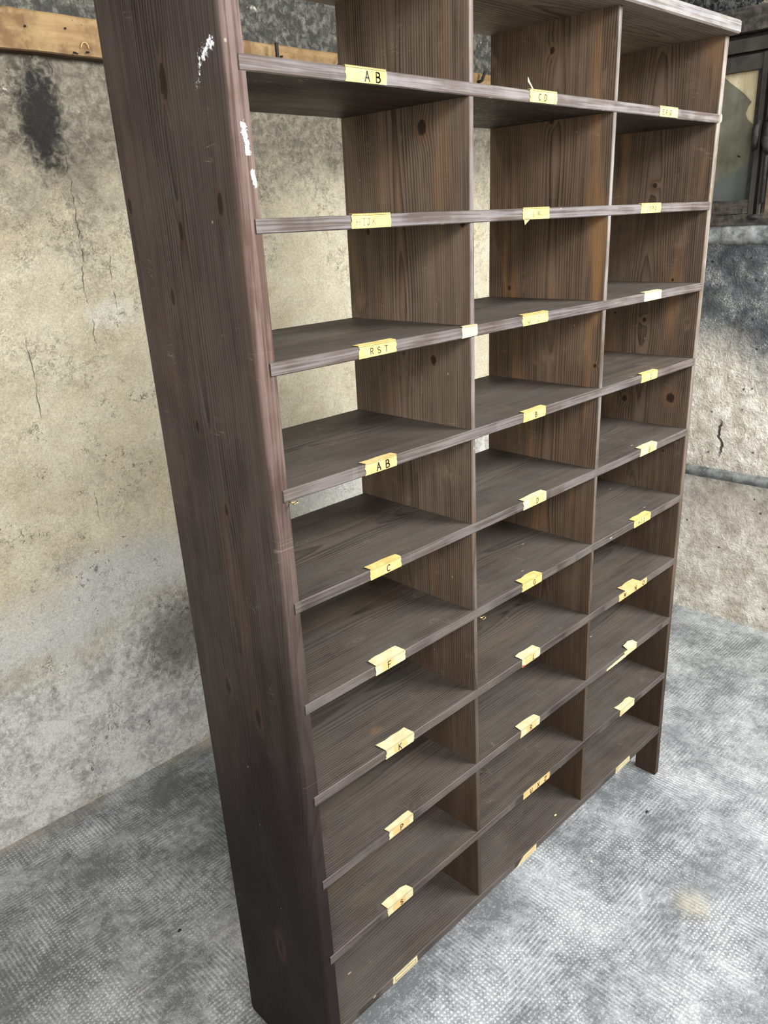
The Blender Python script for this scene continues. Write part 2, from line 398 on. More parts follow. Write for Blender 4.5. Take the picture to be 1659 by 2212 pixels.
# row, letters, x0, x1, style
#  style keys: ink, h, flap (depth on the shelf top), card (x range fraction), kind
LAB = [
 (0, [('A', .042), ('B', .064)], .155, .236, dict(h=.0118, w=.0095, pen=.0016, card=None, flap=.004, tint='y')),
 (0, [('C', .028), ('D', .046)], .592, .674, dict(h=.0095, w=.0075, pen=.0010, flap=.003, card=None, tint='y')),
 (0, [('E', .016), ('.', .024), ('F', .032), ('.', .040), ('G', .049)], 1.062, 1.145, dict(h=.0088, w=.0066, pen=.0010, flap=.003, tint='y')),
 (1, [('H', .012), ('I', .024), ('J', .033), ('K', .045)], .153, .234, dict(h=.0088, w=.0075, pen=.0009, ink='p', flap=.004, tint='y', card=(.0, .93))),
 (1, [('L', .034), ('M', .049)], .576, .659, dict(h=.0085, w=.0075, pen=.0009, ink='p', flap=.003, tint='y', tail=True)),
 (1, [('I', .028), ('O', .040), ('P', .052), ('Q', .064)], 1.008, 1.097, dict(h=.0085, w=.0070, pen=.0009, ink='p', flap=.003, tint='y')),
 (2, [('R', .028), ('S', .044), ('T', .060)], .152, .235, dict(h=.0090, w=.0075, pen=.0010, flap=.010, tint='y', card=(.1, .92))),
 (2, [], .401, .443, dict(flap=.003, tint='l')),
 (2, [('U', .020), ('Z', .052)], .580, .664, dict(h=.0085, w=.0085, pen=.0010, ink='p', flap=.008, tint='y', card=(.1, .9))),
 (2, [], 1.049, 1.130, dict(flap=.009, tint='l', card=None)),
 (3, [('A', .030), ('B', .051)], .153, .226, dict(h=.0125, w=.0095, pen=.0016, flap=.010, tint='c')),
 (3, [('B', .042)], .588, .664, dict(h=.0095, w=.0075, pen=.0012, flap=.009, tint='y', card=(.3, .72))),
 (3, [('C', .046)], 1.061, 1.140, dict(h=.0085, w=.0065, pen=.0011, flap=.010, tint='y', card=(.3, .9))),
 (4, [('C', .043)], .152, .227, dict(h=.0105, w=.0085, pen=.0014, flap=.012, tint='y', card=(.25, .85))),
 (4, [('D', .048)], .594, .675, dict(h=.0105, w=.0075, pen=.0013, flap=.012, tint='l', card=(.25, .9))),
 (4, [('E', .046)], 1.082, 1.165, dict(h=.0095, w=.0060, pen=.0012, flap=.013, tint='l', card=(.45, .85))),
 (5, [('F', .034)], .152, .228, dict(h=.0120, w=.0085, pen=.0015, flap=.020, tint='l', card=(.2, .62))),
 (5, [('G', .044)], .594, .667, dict(h=.0105, w=.0075, pen=.0014, flap=.018, tint='y', card=(.2, .75))),
 (5, [('H', .024), ('I', .037), ('J', .050)], 1.075, 1.161, dict(h=.0088, w=.0070, pen=.0011, flap=.014, tint='y', card=(.12, .78))),
 (6, [('K', .038)], .166, .243, dict(h=.0120, w=.0090, pen=.0015, flap=.022, tint='l', card=(.3, .75))),
 (6, [('L', .045)], .597, .667, dict(h=.0115, w=.0080, pen=.0014, flap=.020, tint='l', card=(.2, .75), red=True)),
 (6, [('M', .030), ('N', .085), ('O', .128)], 1.021, 1.167, dict(h=.0120, w=.0095, pen=.0014, flap=.022, tint='c', flapx=(.03, .11))),
 (7, [('P', .036)], .163, .232, dict(h=.0120, w=.0085, pen=.0015, flap=.010, tint='l', card=(.18, .85))),
 (7, [('R', .040)], .598, .674, dict(h=.0118, w=.0085, pen=.0016, flap=.016, tint='l', card=(.3, .8))),
 (7, [], .979, 1.140, dict(flap=.016, tint='l', kind='torn')),
 (8, [('S', .040)], .149, .223, dict(h=.0105, w=.0080, pen=.0015, flap=.016, tint='l', card=(.2, .7))),
 (8, [('U', .032), ('X', .062), ('Z', .092)], .613, .724, dict(h=.0110, w=.0090, pen=.0015, flap=0, tint='c')),
 (8, [], 1.068, 1.148, dict(flap=.016, tint='l', kind='blank')),
 (9, [], .154, .229, dict(flap=0, tint='l', kind='framed')),
 (9, [], .592, .673, dict(flap=0, tint='l', kind='wedge')),
 (9, [], 1.066, 1.145, dict(flap=0, tint='l', kind='framed')),
]
YF = -.0029
for k, (row, chars, x0, x1, st) in enumerate(LAB):
    z = ZS[row]; bm = bmesh.new()
    zt, zb = z - .0004, z - TH + .0008
    mats = [m_tape if st['tint'] in 'y' else m_card if st['tint'] == 'c' else m_tapelt, m_card if st['tint'] != 'c' else m_tape, m_ink if st.get('ink') != 'p' else m_pencil, m_red]
    kind = st.get('kind')
    if kind == 'torn':
        # a ragged pale strip and a lifted scrap of tape
        top = []; bot = []
        for i in range(15):
            t = i/14; x = x0 + (x1-.06-x0)*t
            top.append((x, zb + .006 + .006*t + .0025*nz(x*160, 1)))
            bot.append((x, zb + .001 + .0015*nz(x*120, 7)))
        prism(bm, bot + top[::-1], None, 'y', YF+.0010, YF, 0)
        prism(bm, ragged(x1-.07, x1-.005, zb+.003, zt, 3, .003), None, 'y', YF+.0010, YF-.0006, 0)
        loft(bm, [[(x, y, z+.0006 + (y+.003)*lift) for (x, y) in [(x1-.055, -.0033), (x1-.002, -.0033), (x1-.004, .010), (x1-.02, .016), (x1-.05, .013)]] for lift in (.25,)] +
                 [[(x, y, z+.0011 + (y+.003)*.25) for (x, y) in [(x1-.055, -.0033), (x1-.002, -.0033), (x1-.004, .010), (x1-.02, .016), (x1-.05, .013)]]], 0)
    elif kind == 'wedge':
        prism(bm, [(x0-.004, zb-.002), (x1, zb+.001), (x1+.001, zt-.001), (x0+.028, zt-.002)], None, 'y', YF+.0010, YF, 0)
        prism(bm, [(x0+.03, zb+.004), (x1-.006, zb+.005), (x1-.006, zt-.005), (x0+.034, zt-.006)], None, 'y', YF, YF-.0002, 1)
    else:
        prism(bm, ragged(x0, x1, zb, zt, 100+k, .0016, bl=random.Random(k).uniform(-.002, .003)), None, 'y', YF+.0012, YF, 0)
        if kind == 'framed':
            for a, b, c, d in ((.006, .069, .004, .0048), (.006, .069, .0135, .0143), (.006, .0068, .004, .0143), (.0682, .069, .004, .0143)):
                prism(bm, [(x0+a, zb+c), (x0+b, zb+c), (x0+b, zb+d), (x0+a, zb+d)], None, 'y', YF, YF-.0002, 2)
        if kind == 'blank':
            prism(bm, [(x0+.004, zb+.002), (x0+.02, zb+.001), (x0+.016, zb+.011), (x0+.006, zb+.012)], None, 'y', YF, YF-.0002, 1)
    cd = st.get('card')
    if cd:
        w = x1-x0
        prism(bm, ragged(x0+w*cd[0], x0+w*cd[1], zb+.0012, zt-.0012, 500+k, .0008), None, 'y', YF, YF-.0003, 1)
    if st.get('tail'):
        prism(bm, [(x0+.003, zb+.001), (x0+.022, zb+.001), (x0+.006, zb-.009)], None, 'y', YF+.0008, YF, 0)
    if st.get('red'):
        prism(bm, [(x0+.001, zb-.0008), (x0+.014, zb-.001), (x0+.010, zb+.0028), (x0+.001, zb+.004)], None, 'y', YF, YF-.0005, 3)
    fl = st.get('flap', 0)
    if fl and kind != 'torn':
        fx = st.get('flapx'); a, b = (x0+fx[0], x0+fx[1]) if fx else (x0+.0005, x1-.0005)
        rnd = random.Random(900+k); c = z + .0012
        o = [(a, YF), (b, YF), (b-rnd.uniform(0, .004), fl*rnd.uniform(.75, 1.))]
        for t in (.75, .5, .25): o.append((a+(b-a)*t, fl*rnd.uniform(.82, 1.05)))
        o.append((a+rnd.uniform(-.004, .004), fl*rnd.uniform(.8, 1.)))
        loft(bm, [[(x, y, c + .06*max(0, y)) for x, y in o], [(x, y, c + .0006 + .06*max(0, y)) for x, y in o]], 0)
        if not fx: box(bm, x0+.001, x1-.001, YF, YF+.0012, z-.001, z+.0016, 0)
    if chars:
        text(bm, chars, x0, (zt+zb)/2 - .0003, st['h']*1.05, st['w'], st['pen']*1.2, YF-.00025, 2, .08*math.sin(k))
    letters = ' '.join(c for c, _ in chars if c != '.')
    lab = ('yellowed paper label lettered ' + letters) if letters else {'torn': 'torn pale strip of paper tape', 'wedge': 'blank cream label cut to a wedge', 'framed': 'blank cream label with a ruled border', 'blank': 'blank crumpled cream label'}.get(kind, 'blank pale yellow tape label')
    part('paper_label', bm, mats, k, lab, shelves[row])
# curled sliver of tape standing up beside the C D label
bm = bmesh.new()
pts = [(.603, -.001, 1.8805), (.600, .001, 1.887), (.594, .002, 1.893), (.591, .002, 1.900)]
loft(bm, [[(x-w, y, z), (x+w, y+.0006, z), (x+w, y+.0012, z), (x-w, y+.0006, z)] for (x, y, z), w in zip(pts, (.002, .0025, .0035, .001))], 0)
part('paper_sliver', bm, m_tapelt, 0, 'curled sliver of pale tape', shelves[0])
# two small brass screw eyes
def screw_eye(x, z, parent):
    bm = bmesh.new(); n = 14; R, r = .0042, .0011
    rings = []
    for i in range(n):
        a = 2*math.pi*i/n
        rings.append([(x + (R + r*math.cos(b))*math.cos(a), -.0085 + (R + r*math.cos(b))*math.sin(a)*.8, z + r*math.sin(b) + .0015*math.cos(a)) for b in [2*math.pi*k/8 for k in range(8)]])
    vs = [[bm.verts.new(p) for p in rg] for rg in rings]
    for i in range(n):
        for k in range(8): bm.faces.new((vs[i][k], vs[(i+1) % n][k], vs[(i+1) % n][(k+1) % 8], vs[i][(k+1) % 8]))
    tube(bm, [(x-.0025, -.0055, z), (x-.004, .003, z)], .0012, 8)
    part('screw_eye', bm, m_brass, 0, 'brass screw eye', parent, True)
screw_eye(.001, 1.287, left_panel)
screw_eye(.453, ZS[5]-TH-.002, shelves[5])

# ------------------------------------------------------------------ the setting
XR, YB, ZC = 2.468, 1.240, 2.95
def structure(o): o['kind'] = 'structure'; return o

# floor: cement with a roller-stamped dot grid
s = NT('stamped_cement_floor'); P = s.pos(); X, Y, Z = s.xyz(P)
wob = s.noise(P, 5., 2); wob2 = s.noise(s.V('ADD', P, (3., 7., 0.)), 5., 2)
xw = s.add(X, s.mul(wob, .016)); yw = s.add(Y, s.mul(wob2, .016))
K = 2*math.pi/.0108
sx = s.M('SINE', s.mul(xw, K)); sy = s.M('SINE', s.mul(yw, K))
pa = s.noise(P, 4.2, 3, .6); pb = s.noise(s.V('ADD', P, (9., 2., 0.)), 5.1, 3, .6); pm = s.noise(s.V('ADD', P, (1., 5., 0.)), 3.0, 4, .65)
jit = s.noise(P, 75., 2, .6)
gx = s.mix(s.sm(pa, .42, .54), (.55, .55, .55), s.sm(s.add(sx, s.mul(s.sub(jit, .5), 2.0)), -.5, .9))
gy = s.mix(s.sm(pb, .42, .54), (.55, .55, .55), s.sm(s.add(sy, s.mul(s.sub(jit, .5), 2.0)), -.5, .9))
g = s.mix(1., gx, gy, 'MULTIPLY')
g = s.mul(g, s.sm(pm, .34, .60, .25, 1.05))
fine = s.noise(P, 260., 3, .7); mid = s.noise(P, 38., 4, .65); big = s.noise(P, 2.1, 5, .62); big2 = s.noise(s.V('ADD', P, (4., 1., 3.)), 6.0, 5, .65)
spk = s.noise(P, 130., 2, .6)
dots = s.add(g, s.mul(s.sm(spk, .50, .68), .45))
val = s.add(s.mul(dots, s.sm(big2, .3, .7, .36, .72)), s.mul(s.sub(mid, .5), .95))
val = s.add(val, s.mul(s.sub(fine, .5), .75))
val = s.add(val, s.mul(s.sub(big2, .5), 1.3))
val = s.add(val, s.mul(s.sub(big, .5), 1.1))
c = s.mix(s.M('ADD', val, .15, clamp=True), (.135, .140, .142), (.60, .61, .605))
c = s.mix(s.mul(s.sm(s.noise(s.V('ADD', P, (7., 7., 1.)), 2.6, 4), .58, .75), .30), c, (.25, .27, .28))
yel = s.sm(s.V('LENGTH', s.V('SUBTRACT', P, (.93, -.31, 0.))), .07, .0); yel = s.mul(yel, s.noise(P, 40., 3))
c = s.mix(s.mul(yel, .8), c, (.52, .44, .28))
# tan seam where the wall meets the floor, day-joints
seam = s.sm(s.M('ABSOLUTE', s.sub(s.sub(Y, .71), s.mul(s.sub(s.noise(P, 9., 2), .5), .03))), .010, .0)
seam2 = s.sm(s.M('ABSOLUTE', s.sub(s.sub(Y, .517), s.mul(s.sub(s.noise(P, 7., 2), .5), .012))), .006, .0)
sm_ = s.M('MAXIMUM', s.mul(seam, .5), seam2); sm_ = s.mul(sm_, s.sm(X, .55, .25))
c = s.mix(s.mul(sm_, .35), c, (.40, .39, .36))
jn = s.sm(s.sub(YB, s.add(Y, s.mul(s.sub(s.noise(P, 6., 3), .5), .10))), .075, .0)
c = s.mix(s.mul(jn, s.sm(s.noise(P, 3.3, 3), .42, .62, .05, .55)), c, (.50, .43, .31))
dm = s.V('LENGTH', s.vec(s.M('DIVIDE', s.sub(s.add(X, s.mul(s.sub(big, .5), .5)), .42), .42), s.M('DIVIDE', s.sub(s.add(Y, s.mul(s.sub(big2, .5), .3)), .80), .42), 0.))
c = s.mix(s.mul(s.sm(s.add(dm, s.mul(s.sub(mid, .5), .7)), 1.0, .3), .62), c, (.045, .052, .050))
spv = s.voro(P, 30.); sk = s.mul(s.sm(spv['Distance'], .09, .05), s.M('GREATER_THAN', s.xyz(spv['Color'])[0], .90))
c = s.mix(s.mul(sk, .8), c, (.62, .62, .60))
hh = s.add(s.mul(g, .5), s.add(s.mul(fine, .5), s.add(s.mul(mid, .8), s.mul(sm_, 1.2))))
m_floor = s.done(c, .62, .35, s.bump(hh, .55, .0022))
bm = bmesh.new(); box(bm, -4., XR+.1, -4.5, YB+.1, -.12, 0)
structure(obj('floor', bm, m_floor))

# back wall
s = NT('stained_cream_plaster'); P = s.pos(); X, Y, Z = s.xyz(P)
n1 = s.noise(P, 2.4, 5, .62); n2 = s.noise(P, 9., 5, .62, .4); n3 = s.noise(P, 42., 4, .65, .6); n4 = s.noise(P, 150., 3, .7, .8)
c = s.mix(s.sm(n2, .3, .7), (.63, .55, .395), (.74, .68, .52))
c = s.mix(s.mul(s.sm(n1, .50, .68), .35), c, (.66, .50, .33))
c = s.mix(s.mul(s.sm(n3, .62, .75), .4), c, (.80, .76, .66))
zn = s.add(Z, s.add(s.mul(s.sub(n1, .5), .42), s.mul(s.sub(n2, .5), .28)))
# smoke-browned band under and above the batten
c = s.mix(s.mul(s.sm(zn, 1.60, 1.93), .92), c, s.mix(s.sm(n3, .35, .7), (.070, .061, .049), (.19, .167, .132)))
top = s.sm(Z, 2.135, 2.155)
c = s.mix(s.mul(top, .92), c, s.mix(s.sm(n3, .40, .72), (.040, .041, .038), (.16, .153, .13)))
c = s.mix(s.mul(s.mul(s.sm(s.noise(s.V('ADD', P, (2., 2., 2.)), 30., 3, .6), .66, .74), s.sm(zn, 1.85, 2.05)), .7), c, (.62, .60, .52))
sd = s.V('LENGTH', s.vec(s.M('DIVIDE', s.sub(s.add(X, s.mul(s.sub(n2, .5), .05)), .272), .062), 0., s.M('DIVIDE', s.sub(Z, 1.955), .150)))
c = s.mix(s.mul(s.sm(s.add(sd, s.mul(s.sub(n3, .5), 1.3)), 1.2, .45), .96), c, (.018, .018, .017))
sd2 = s.V('LENGTH', s.vec(s.M('DIVIDE', s.sub(s.add(X, s.mul(s.sub(n2, .5), .08)), .33), .09), 0., s.M('DIVIDE', s.sub(Z, 1.72), .30)))
c = s.mix(s.mul(s.mul(s.sm(sd2, 1.0, .2), s.sm(n3, .40, .65)), .55), c, (.14, .13, .115))
# grey cement dado with lime bloom
zl = s.add(Z, s.add(s.mul(s.sub(n1, .5), .40), s.mul(s.sub(n2, .5), .22)))
zl = s.add(zl, s.mul(X, -.12))
c = s.mix(s.mul(s.sm(zl, .80, .66), s.sm(zl, .45, .60, 0., .85)), c, (.66, .655, .62))
grey = s.mix(s.sm(s.add(s.mul(n2, .5), s.mul(n3, .5)), .36, .62), (.42, .41, .39), (.80, .79, .76))
c = s.mix(s.sm(zl, .62, .38), c, grey)
c = s.mix(s.mul(s.mul(s.sm(s.add(s.mul(n2, .5), s.mul(n4, .5)), .51, .56), s.sm(zl, .66, .30)), .75), c, (.74, .735, .71))
br = s.V('LENGTH', s.vec(s.M('DIVIDE', s.sub(s.add(X, s.mul(s.sub(n2, .5), .25)), .46), .22), 0., s.M('DIVIDE', s.sub(Z, .42), .22)))
c = s.mix(s.mul(s.sm(s.add(br, s.mul(s.sub(n3, .5), .8)), 1.1, .3), .72), c, (.105, .088, .066))
st = s.V('LENGTH', s.vec(s.M('DIVIDE', s.sub(s.add(X, s.mul(s.sub(n2, .5), .2)), .37), .16), 0., s.M('DIVIDE', s.sub(Z, 1.02), .22)))
c = s.mix(s.mul(s.mul(s.sm(s.add(st, s.mul(s.sub(n3, .5), 1.2)), 1.1, .2), s.sm(n2, .42, .62)), .5), c, (.24, .21, .155))
wp = s.V('LENGTH', s.vec(s.M('DIVIDE', s.sub(s.add(X, s.mul(s.sub(n2, .5), .2)), .38), .10), 0., s.M('DIVIDE', s.sub(Z, 1.47), .05)))
c = s.mix(s.mul(s.sm(wp, 1.1, .3), .6), c, (.78, .75, .68))
c = s.mix(s.mul(s.sm(s.add(Z, s.mul(s.sub(n2, .5), .04)), .022, .0), s.sm(n1, .4, .6, .1, .6)), c, (.50, .43, .30))
# wormy hair-cracks, stronger upwards, plus three long cracks
wl = s.M('ABSOLUTE', s.sub(s.noise(P, 48., 3, .55, 1.0), .5)); ws = s.sm(s.noise(s.V('ADD', P, (5., 0., 1.)), 7., 4, .6), .50, .66)
w = s.mul(s.sm(wl, .022, .006), s.mul(ws, s.sm(s.noise(s.V('ADD', P, (1., 4., 6.)), 34., 2), .48, .58)))
wl2 = s.M('ABSOLUTE', s.sub(s.noise(s.V('ADD', P, (5., 8., 1.)), 95., 3, .6, 1.2), .5)); w2 = s.mul(s.sm(wl2, .05, .012), s.mul(s.sm(s.noise(P, 5., 3), .30, .60), s.sm(s.noise(s.V('ADD', P, (3., 3., 3.)), 60., 2), .44, .56)))
w2 = s.mul(w2, s.sm(zn, .9, 1.9, .45, 1.))
w = s.M('MAXIMUM', w, s.mul(w2, s.sm(s.noise(s.V('ADD', P, (8., 1., 2.)), 4., 4, .6), .42, .62, .08, .75)))
for x0, za, zb, ty in ((.318, 1.36, 2.10, .10), (.395, 1.46, 1.66, .05), (.13, 1.2, 1.44, .06), (.245, .88, .99, .06), (.70, 1.60, 2.0, .08)):
    xx = s.add(x0, s.mul(s.sub(s.noise(s.vec(0., x0*9, s.mul(Z, 5.)), 1., 4, .65), .5), ty))
    cr = s.mul(s.sm(s.M('ABSOLUTE', s.sub(X, xx)), .0019, .0006), s.mul(s.mul(s.sm(Z, za, za+.05), s.sm(Z, zb, zb-.03)), s.sm(s.noise(P, 22., 3), .38, .56)))
    w = s.M('MAXIMUM', w, cr)
pit = s.voro(P, 26.); pk = s.mul(s.sm(pit['Distance'], .20, .08), s.M('GREATER_THAN', s.xyz(pit['Color'])[1], .86))
w = s.M('MAXIMUM', w, s.mul(pk, .8))
c = s.mix(s.mul(w, .80), c, (.045, .040, .032))
fl = s.noise(P, 210., 3, .7, .3)
c = s.mix(1., c, s.mix(s.sm(s.add(s.mul(fl, .6), s.mul(n4, .4)), .34, .64), (.86, .85, .83), (1.22, 1.22, 1.21)), 'MULTIPLY')
hh = s.add(s.mul(n3, 1.1), s.add(s.mul(n4, .7), s.mul(w, -1.)))
m_wall = s.done(c, .92, .12, s.bump(s.mul(hh, s.sm(zn, 1.1, 2.0, .55, 1.1)), .62, .007))

def wall_grid(us, vs, f):
    bm = bmesh.new(); g = [[bm.verts.new(f(u, v)) for v in vs] for u in us]
    for i in range(len(us)-1):
        for k in range(len(vs)-1):
            bm.faces.new((g[i][k], g[i+1][k], g[i+1][k+1], g[i][k+1])).smooth = True
    return bm, g
def frange(a, b, st):
    n = max(1, round((b-a)/st)); return [a+(b-a)*i/n for i in range(n+1)]
def thicken(bm, g, off):
    """close a relief sheet into a solid slab"""
    back = [[bm.verts.new(v.co + Vector(off)) for v in (r[0], r[-1])] for r in (g[0], g[-1])]
    (a, b), (c, d) = back
    bm.faces.new((a, b, d, c))
    bm.faces.new([r[0] for r in g] + [c, a]); bm.faces.new([r[-1] for r in g] + [d, b])
    bm.faces.new(g[0] + [b, a]); bm.faces.new(g[-1] + [d, c])
us = frange(-4., -.5, .5) + frange(-.48, XR+.1, .018); vs = frange(-.05, 2.4, .018) + [2.6, ZC+.05]
bm, g = wall_grid(us, vs, lambda x, z: (x, YB - .004*nz(x*3, z*3) - .003*nz(x*11, z*11, 3.) - .0022*nz(x*29, z*29, 5.), z))
thicken(bm, g, (0, .12, 0))
structure(obj('wall_back', bm, m_wall))

# right wall
s = NT('rough_sooty_plaster'); P = s.pos(); X, Y, Z = s.xyz(P)
n1 = s.noise(P, 3.2, 5, .62); n2 = s.noise(P, 11., 5, .65, .3); n3 = s.noise(P, 46., 4, .68, .5); n4 = s.noise(P, 130., 3, .7)
c = s.mix(s.sm(n2, .32, .66), (.52, .475, .40), (.78, .745, .67))
c = s.mix(s.mul(s.sm(n1, .55, .70), .35), c, (.50, .47, .44))
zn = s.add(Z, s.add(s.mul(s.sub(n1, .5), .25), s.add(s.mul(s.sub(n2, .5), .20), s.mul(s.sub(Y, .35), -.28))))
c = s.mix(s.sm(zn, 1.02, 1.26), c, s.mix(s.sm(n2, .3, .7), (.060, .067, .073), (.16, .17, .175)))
c = s.mix(s.mul(s.mul(s.sm(s.add(s.mul(n2, .45), s.mul(s.noise(P, 240., 3, .7), .55)), .54, .62), s.sm(zn, 1.0, 1.2)), .75), c, (.50, .50, .48))
c = s.mix(s.mul(s.sm(s.sub(.72, s.M('ABSOLUTE', s.sub(zn, .0))), .12, .40), .0), c, (.5, .45, .4))
c = s.mix(s.mul(s.sm(s.add(Z, s.mul(s.sub(n2, .5), .2)), .62, .50), s.sm(Z, .35, .50, 0., .45)), c, (.45, .38, .34))
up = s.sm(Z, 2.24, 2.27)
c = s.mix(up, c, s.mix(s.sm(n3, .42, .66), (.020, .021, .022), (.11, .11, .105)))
lime = s.mul(s.sm(s.add(s.sub(s.add(s.mul(s.sub(.418, Y), .42), 2.308), Z), s.mul(s.sub(n3, .5), .03)), -.002, .006), s.mul(up, s.sm(Y, .425, .405)))
c = s.mix(s.mul(lime, .9), c, s.mix(n3, (.22, .20, .15), (.60, .57, .46)))
ck = s.add(.365, s.mul(s.sub(s.noise(s.vec(0., 2., s.mul(Z, 14.)), 1., 3), .5), .10))
cr = s.mul(s.sm(s.M('ABSOLUTE', s.sub(Y, ck)), .007, .002), s.mul(s.sm(Z, .70, .74), s.sm(Z, .88, .84)))
pit = s.voro(P, 34.); pk = s.mul(s.sm(s.add(pit['Distance'], s.mul(s.sub(n4, .5), .5)), .20, .08), s.M('GREATER_THAN', s.xyz(pit['Color'])[1], .86))
cr = s.M('MAXIMUM', cr, s.mul(pk, .8))
c = s.mix(s.mul(cr, .9), c, (.025, .022, .018))
fl = s.noise(P, 200., 3, .7, .3)
c = s.mix(1., c, s.mix(s.sm(s.add(s.mul(fl, .4), s.mul(n3, .6)), .34, .62), (.74, .72, .69), (1.14, 1.13, 1.12)), 'MULTIPLY')
hh = s.add(s.mul(n3, 1.2), s.add(s.mul(n4, .5), s.add(s.mul(n2, 1.), s.mul(cr, -1.2))))
m_rwall = s.done(c, .92, .12, s.bump(hh, .9, .011))
WY0, WY1, WZ0, WZ1 = -.55, 1.02, 1.565, 2.30
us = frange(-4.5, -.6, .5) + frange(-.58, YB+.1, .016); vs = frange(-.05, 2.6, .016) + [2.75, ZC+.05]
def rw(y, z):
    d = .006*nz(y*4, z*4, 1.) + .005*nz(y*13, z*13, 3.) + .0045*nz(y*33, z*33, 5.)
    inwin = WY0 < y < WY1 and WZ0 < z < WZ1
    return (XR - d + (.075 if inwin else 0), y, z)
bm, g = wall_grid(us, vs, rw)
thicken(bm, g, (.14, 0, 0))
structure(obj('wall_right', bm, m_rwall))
m_ceil = simple('sooty_ceiling_plaster', (.30, .29, .27), (.45, .44, .41), 4., .9, .1)
bm = bmesh.new(); box(bm, -4., XR+.1, -4.5, YB+.1, ZC, ZC+.12)
structure(obj('ceiling', bm, m_ceil))

# window in the right wall
s = NT('charred_frame_wood'); P = s.pos(); X, Y, Z = s.xyz(P)
n = s.noise(P, 30., 5, .65, .4); nb = s.noise(P, 9., 4, .6)
al = s.noise(s.vec(X, s.mul(Y, 8.), s.mul(Z, 90.)), 1., 3)
c = s.mix(s.sm(n, .35, .7), (.022, .020, .018), (.085, .072, .058))
c = s.mix(s.mul(s.sm(al, .5, .75), .5), c, (.13, .11, .085))
c = s.mix(s.mul(s.sm(nb, .60, .72), .45), c, (.11, .06, .035))
m_frame = s.done(c, .6, .35, s.bump(n, .6, .004))
m_frame2 = simple('grey_painted_casement', (.030, .028, .023), (.060, .054, .044), 16., .6, .3, .002)
m_iron = simple('blackened_iron', (.010, .010, .010), (.035, .032, .030), 60., .7, .3, .006, 0., 5)
s = NT('grey_green_sheet'); P = s.pos(); X, Y, Z = s.xyz(P)
n = s.noise(P, 14., 4, .6); st_ = s.noise(s.vec(0., s.mul(Y, 45.), s.mul(Z, 4.)), 1., 3)
c = s.mix(s.sm(s.add(n, s.mul(st_, .5)), .5, 1.0), (.13, .128, .094), (.20, .195, .145))
zz = s.add(s.add(Z, s.mul(s.sub(n, .5), .08)), s.mul(s.sub(Y, .42), .55))
c = s.mix(s.mul(s.sm(zz, 1.815, 1.775), .85), c, (.105, .115, .112))
dt = s.capsule(s.V('MULTIPLY', P, (0., 1., 1.)), (0, .418, 1.845), (0, .411, 1.842))
c = s.mix(s.sm(dt, .004, .002), c, (.03, .028, .022))
m_sheet = s.done(c, .8, .2)
s = NT('cream_plywood'); P = s.pos(); X, Y, Z = s.xyz(P)
n = s.noise(s.vec(X, s.mul(Y, 60.), s.mul(Z, 7.)), 1., 4, .6); nn = s.noise(P, 55., 3)
c = s.mix(s.sm(n, .35, .7), (.62, .53, .33), (.80, .70, .47))
c = s.mix(s.mul(s.sm(nn, .66, .72), .6), c, (.16, .11, .05))
m_ply = s.done(c, .8, .2)
m_oldwood = simple('weathered_brown_wood', (.10, .065, .04), (.20, .145, .10), 22., .75, .25, .002)
win = empty('window_1', (XR, .3, 1.6)); win['kind'] = 'structure'
WI = Matrix.Translation(Vector((-XR, -.3, -1.6)))
def wpart(name, bm, mat, parent=win, label=None, smooth=False):
    o = obj(name, bm, mat, None, label, None, smooth); o.parent = parent
    if parent is win: o.matrix_parent_inverse = WI
    return o
def rough_box(x0, x1, y0, y1, z0, z1, amp=.003, st=.02, sc=14.):
    bm = bmesh.new(); ys = frange(y0, y1, st); r = []
    for y in ys:
        j = lambda k: amp*nz(y*sc, k*3.1, z0*7)
        r.append([(x0+j(1), y, z0+j(2)), (x0+j(3), y, (z0+z1)/2), (x0+j(4), y, z1+j(5)), (x1, y, z1+j(5)), (x1, y, z0+j(2))])
    loft(bm, r); return bm
fx = XR - .012
wpart('lintel', rough_box(fx-.02, XR+.08, WY0, WY1, 2.235, 2.312, .004), m_frame, label='charred rough timber lintel')
wpart('frame_head', rough_box(fx+.004, XR+.07, WY0, WY1, 2.177, 2.219, .001), m_frame2)
bm = rough_box(fx+.030, XR+.072, WY0, WY1, 2.217, 2.237, .001); wpart('head_groove', bm, m_iron)
wpart('casement_rail', rough_box(fx+.008, XR+.06, .316, WY1-.03, 2.119, 2.167, .001), m_frame2)
bm = bmesh.new(); prism(bm, [(.316, 2.166), (.316, 2.178), (WY1, 2.178), (WY1, 2.166)], None, 'x', fx+.03, XR+.072)
wpart('rail_groove', bm, m_iron)
wpart('casement_rail', rough_box(fx+.006, XR+.06, .35, WY1-.03, 1.645, 1.692, .003, .012, 30.), m_frame)
wpart('bottom_rail', rough_box(fx-.008, XR+.07, WY0, WY1, 1.606, 1.643, .004, .012, 30.), m_frame)
bm = bmesh.new()          # stile beside the pane
box(bm, fx+.010, XR+.06, .350, .3635, 1.66, 2.14, 0, .002); wpart('stile', bm, m_iron)
bm = bmesh.new(); box(bm, fx+.004, XR+.06, .330, .3495, 1.64, 2.17, 0, .003); wpart('stile', bm, m_frame2)
bm = bmesh.new(); box(bm, fx+.020, XR+.06, .318, .3295, 1.62, 2.17, 0, .001); wpart('stile', bm, m_iron)
bm = bmesh.new(); box(bm, fx+.000, XR+.06, .304, .3175, 1.62, 2.17, 0, .003); wpart('stile', bm, m_frame2)
bm = bmesh.new(); box(bm, fx+.012, XR+.06, .290, .3035, 1.62, 2.17, 0, .002); wpart('stile', bm, m_frame)
bm = bmesh.new(); box(bm, fx+.002, XR+.06, .16, .2895, 1.643, 2.17, 0, .002); wpart('shutter_board', bm, m_oldwood)
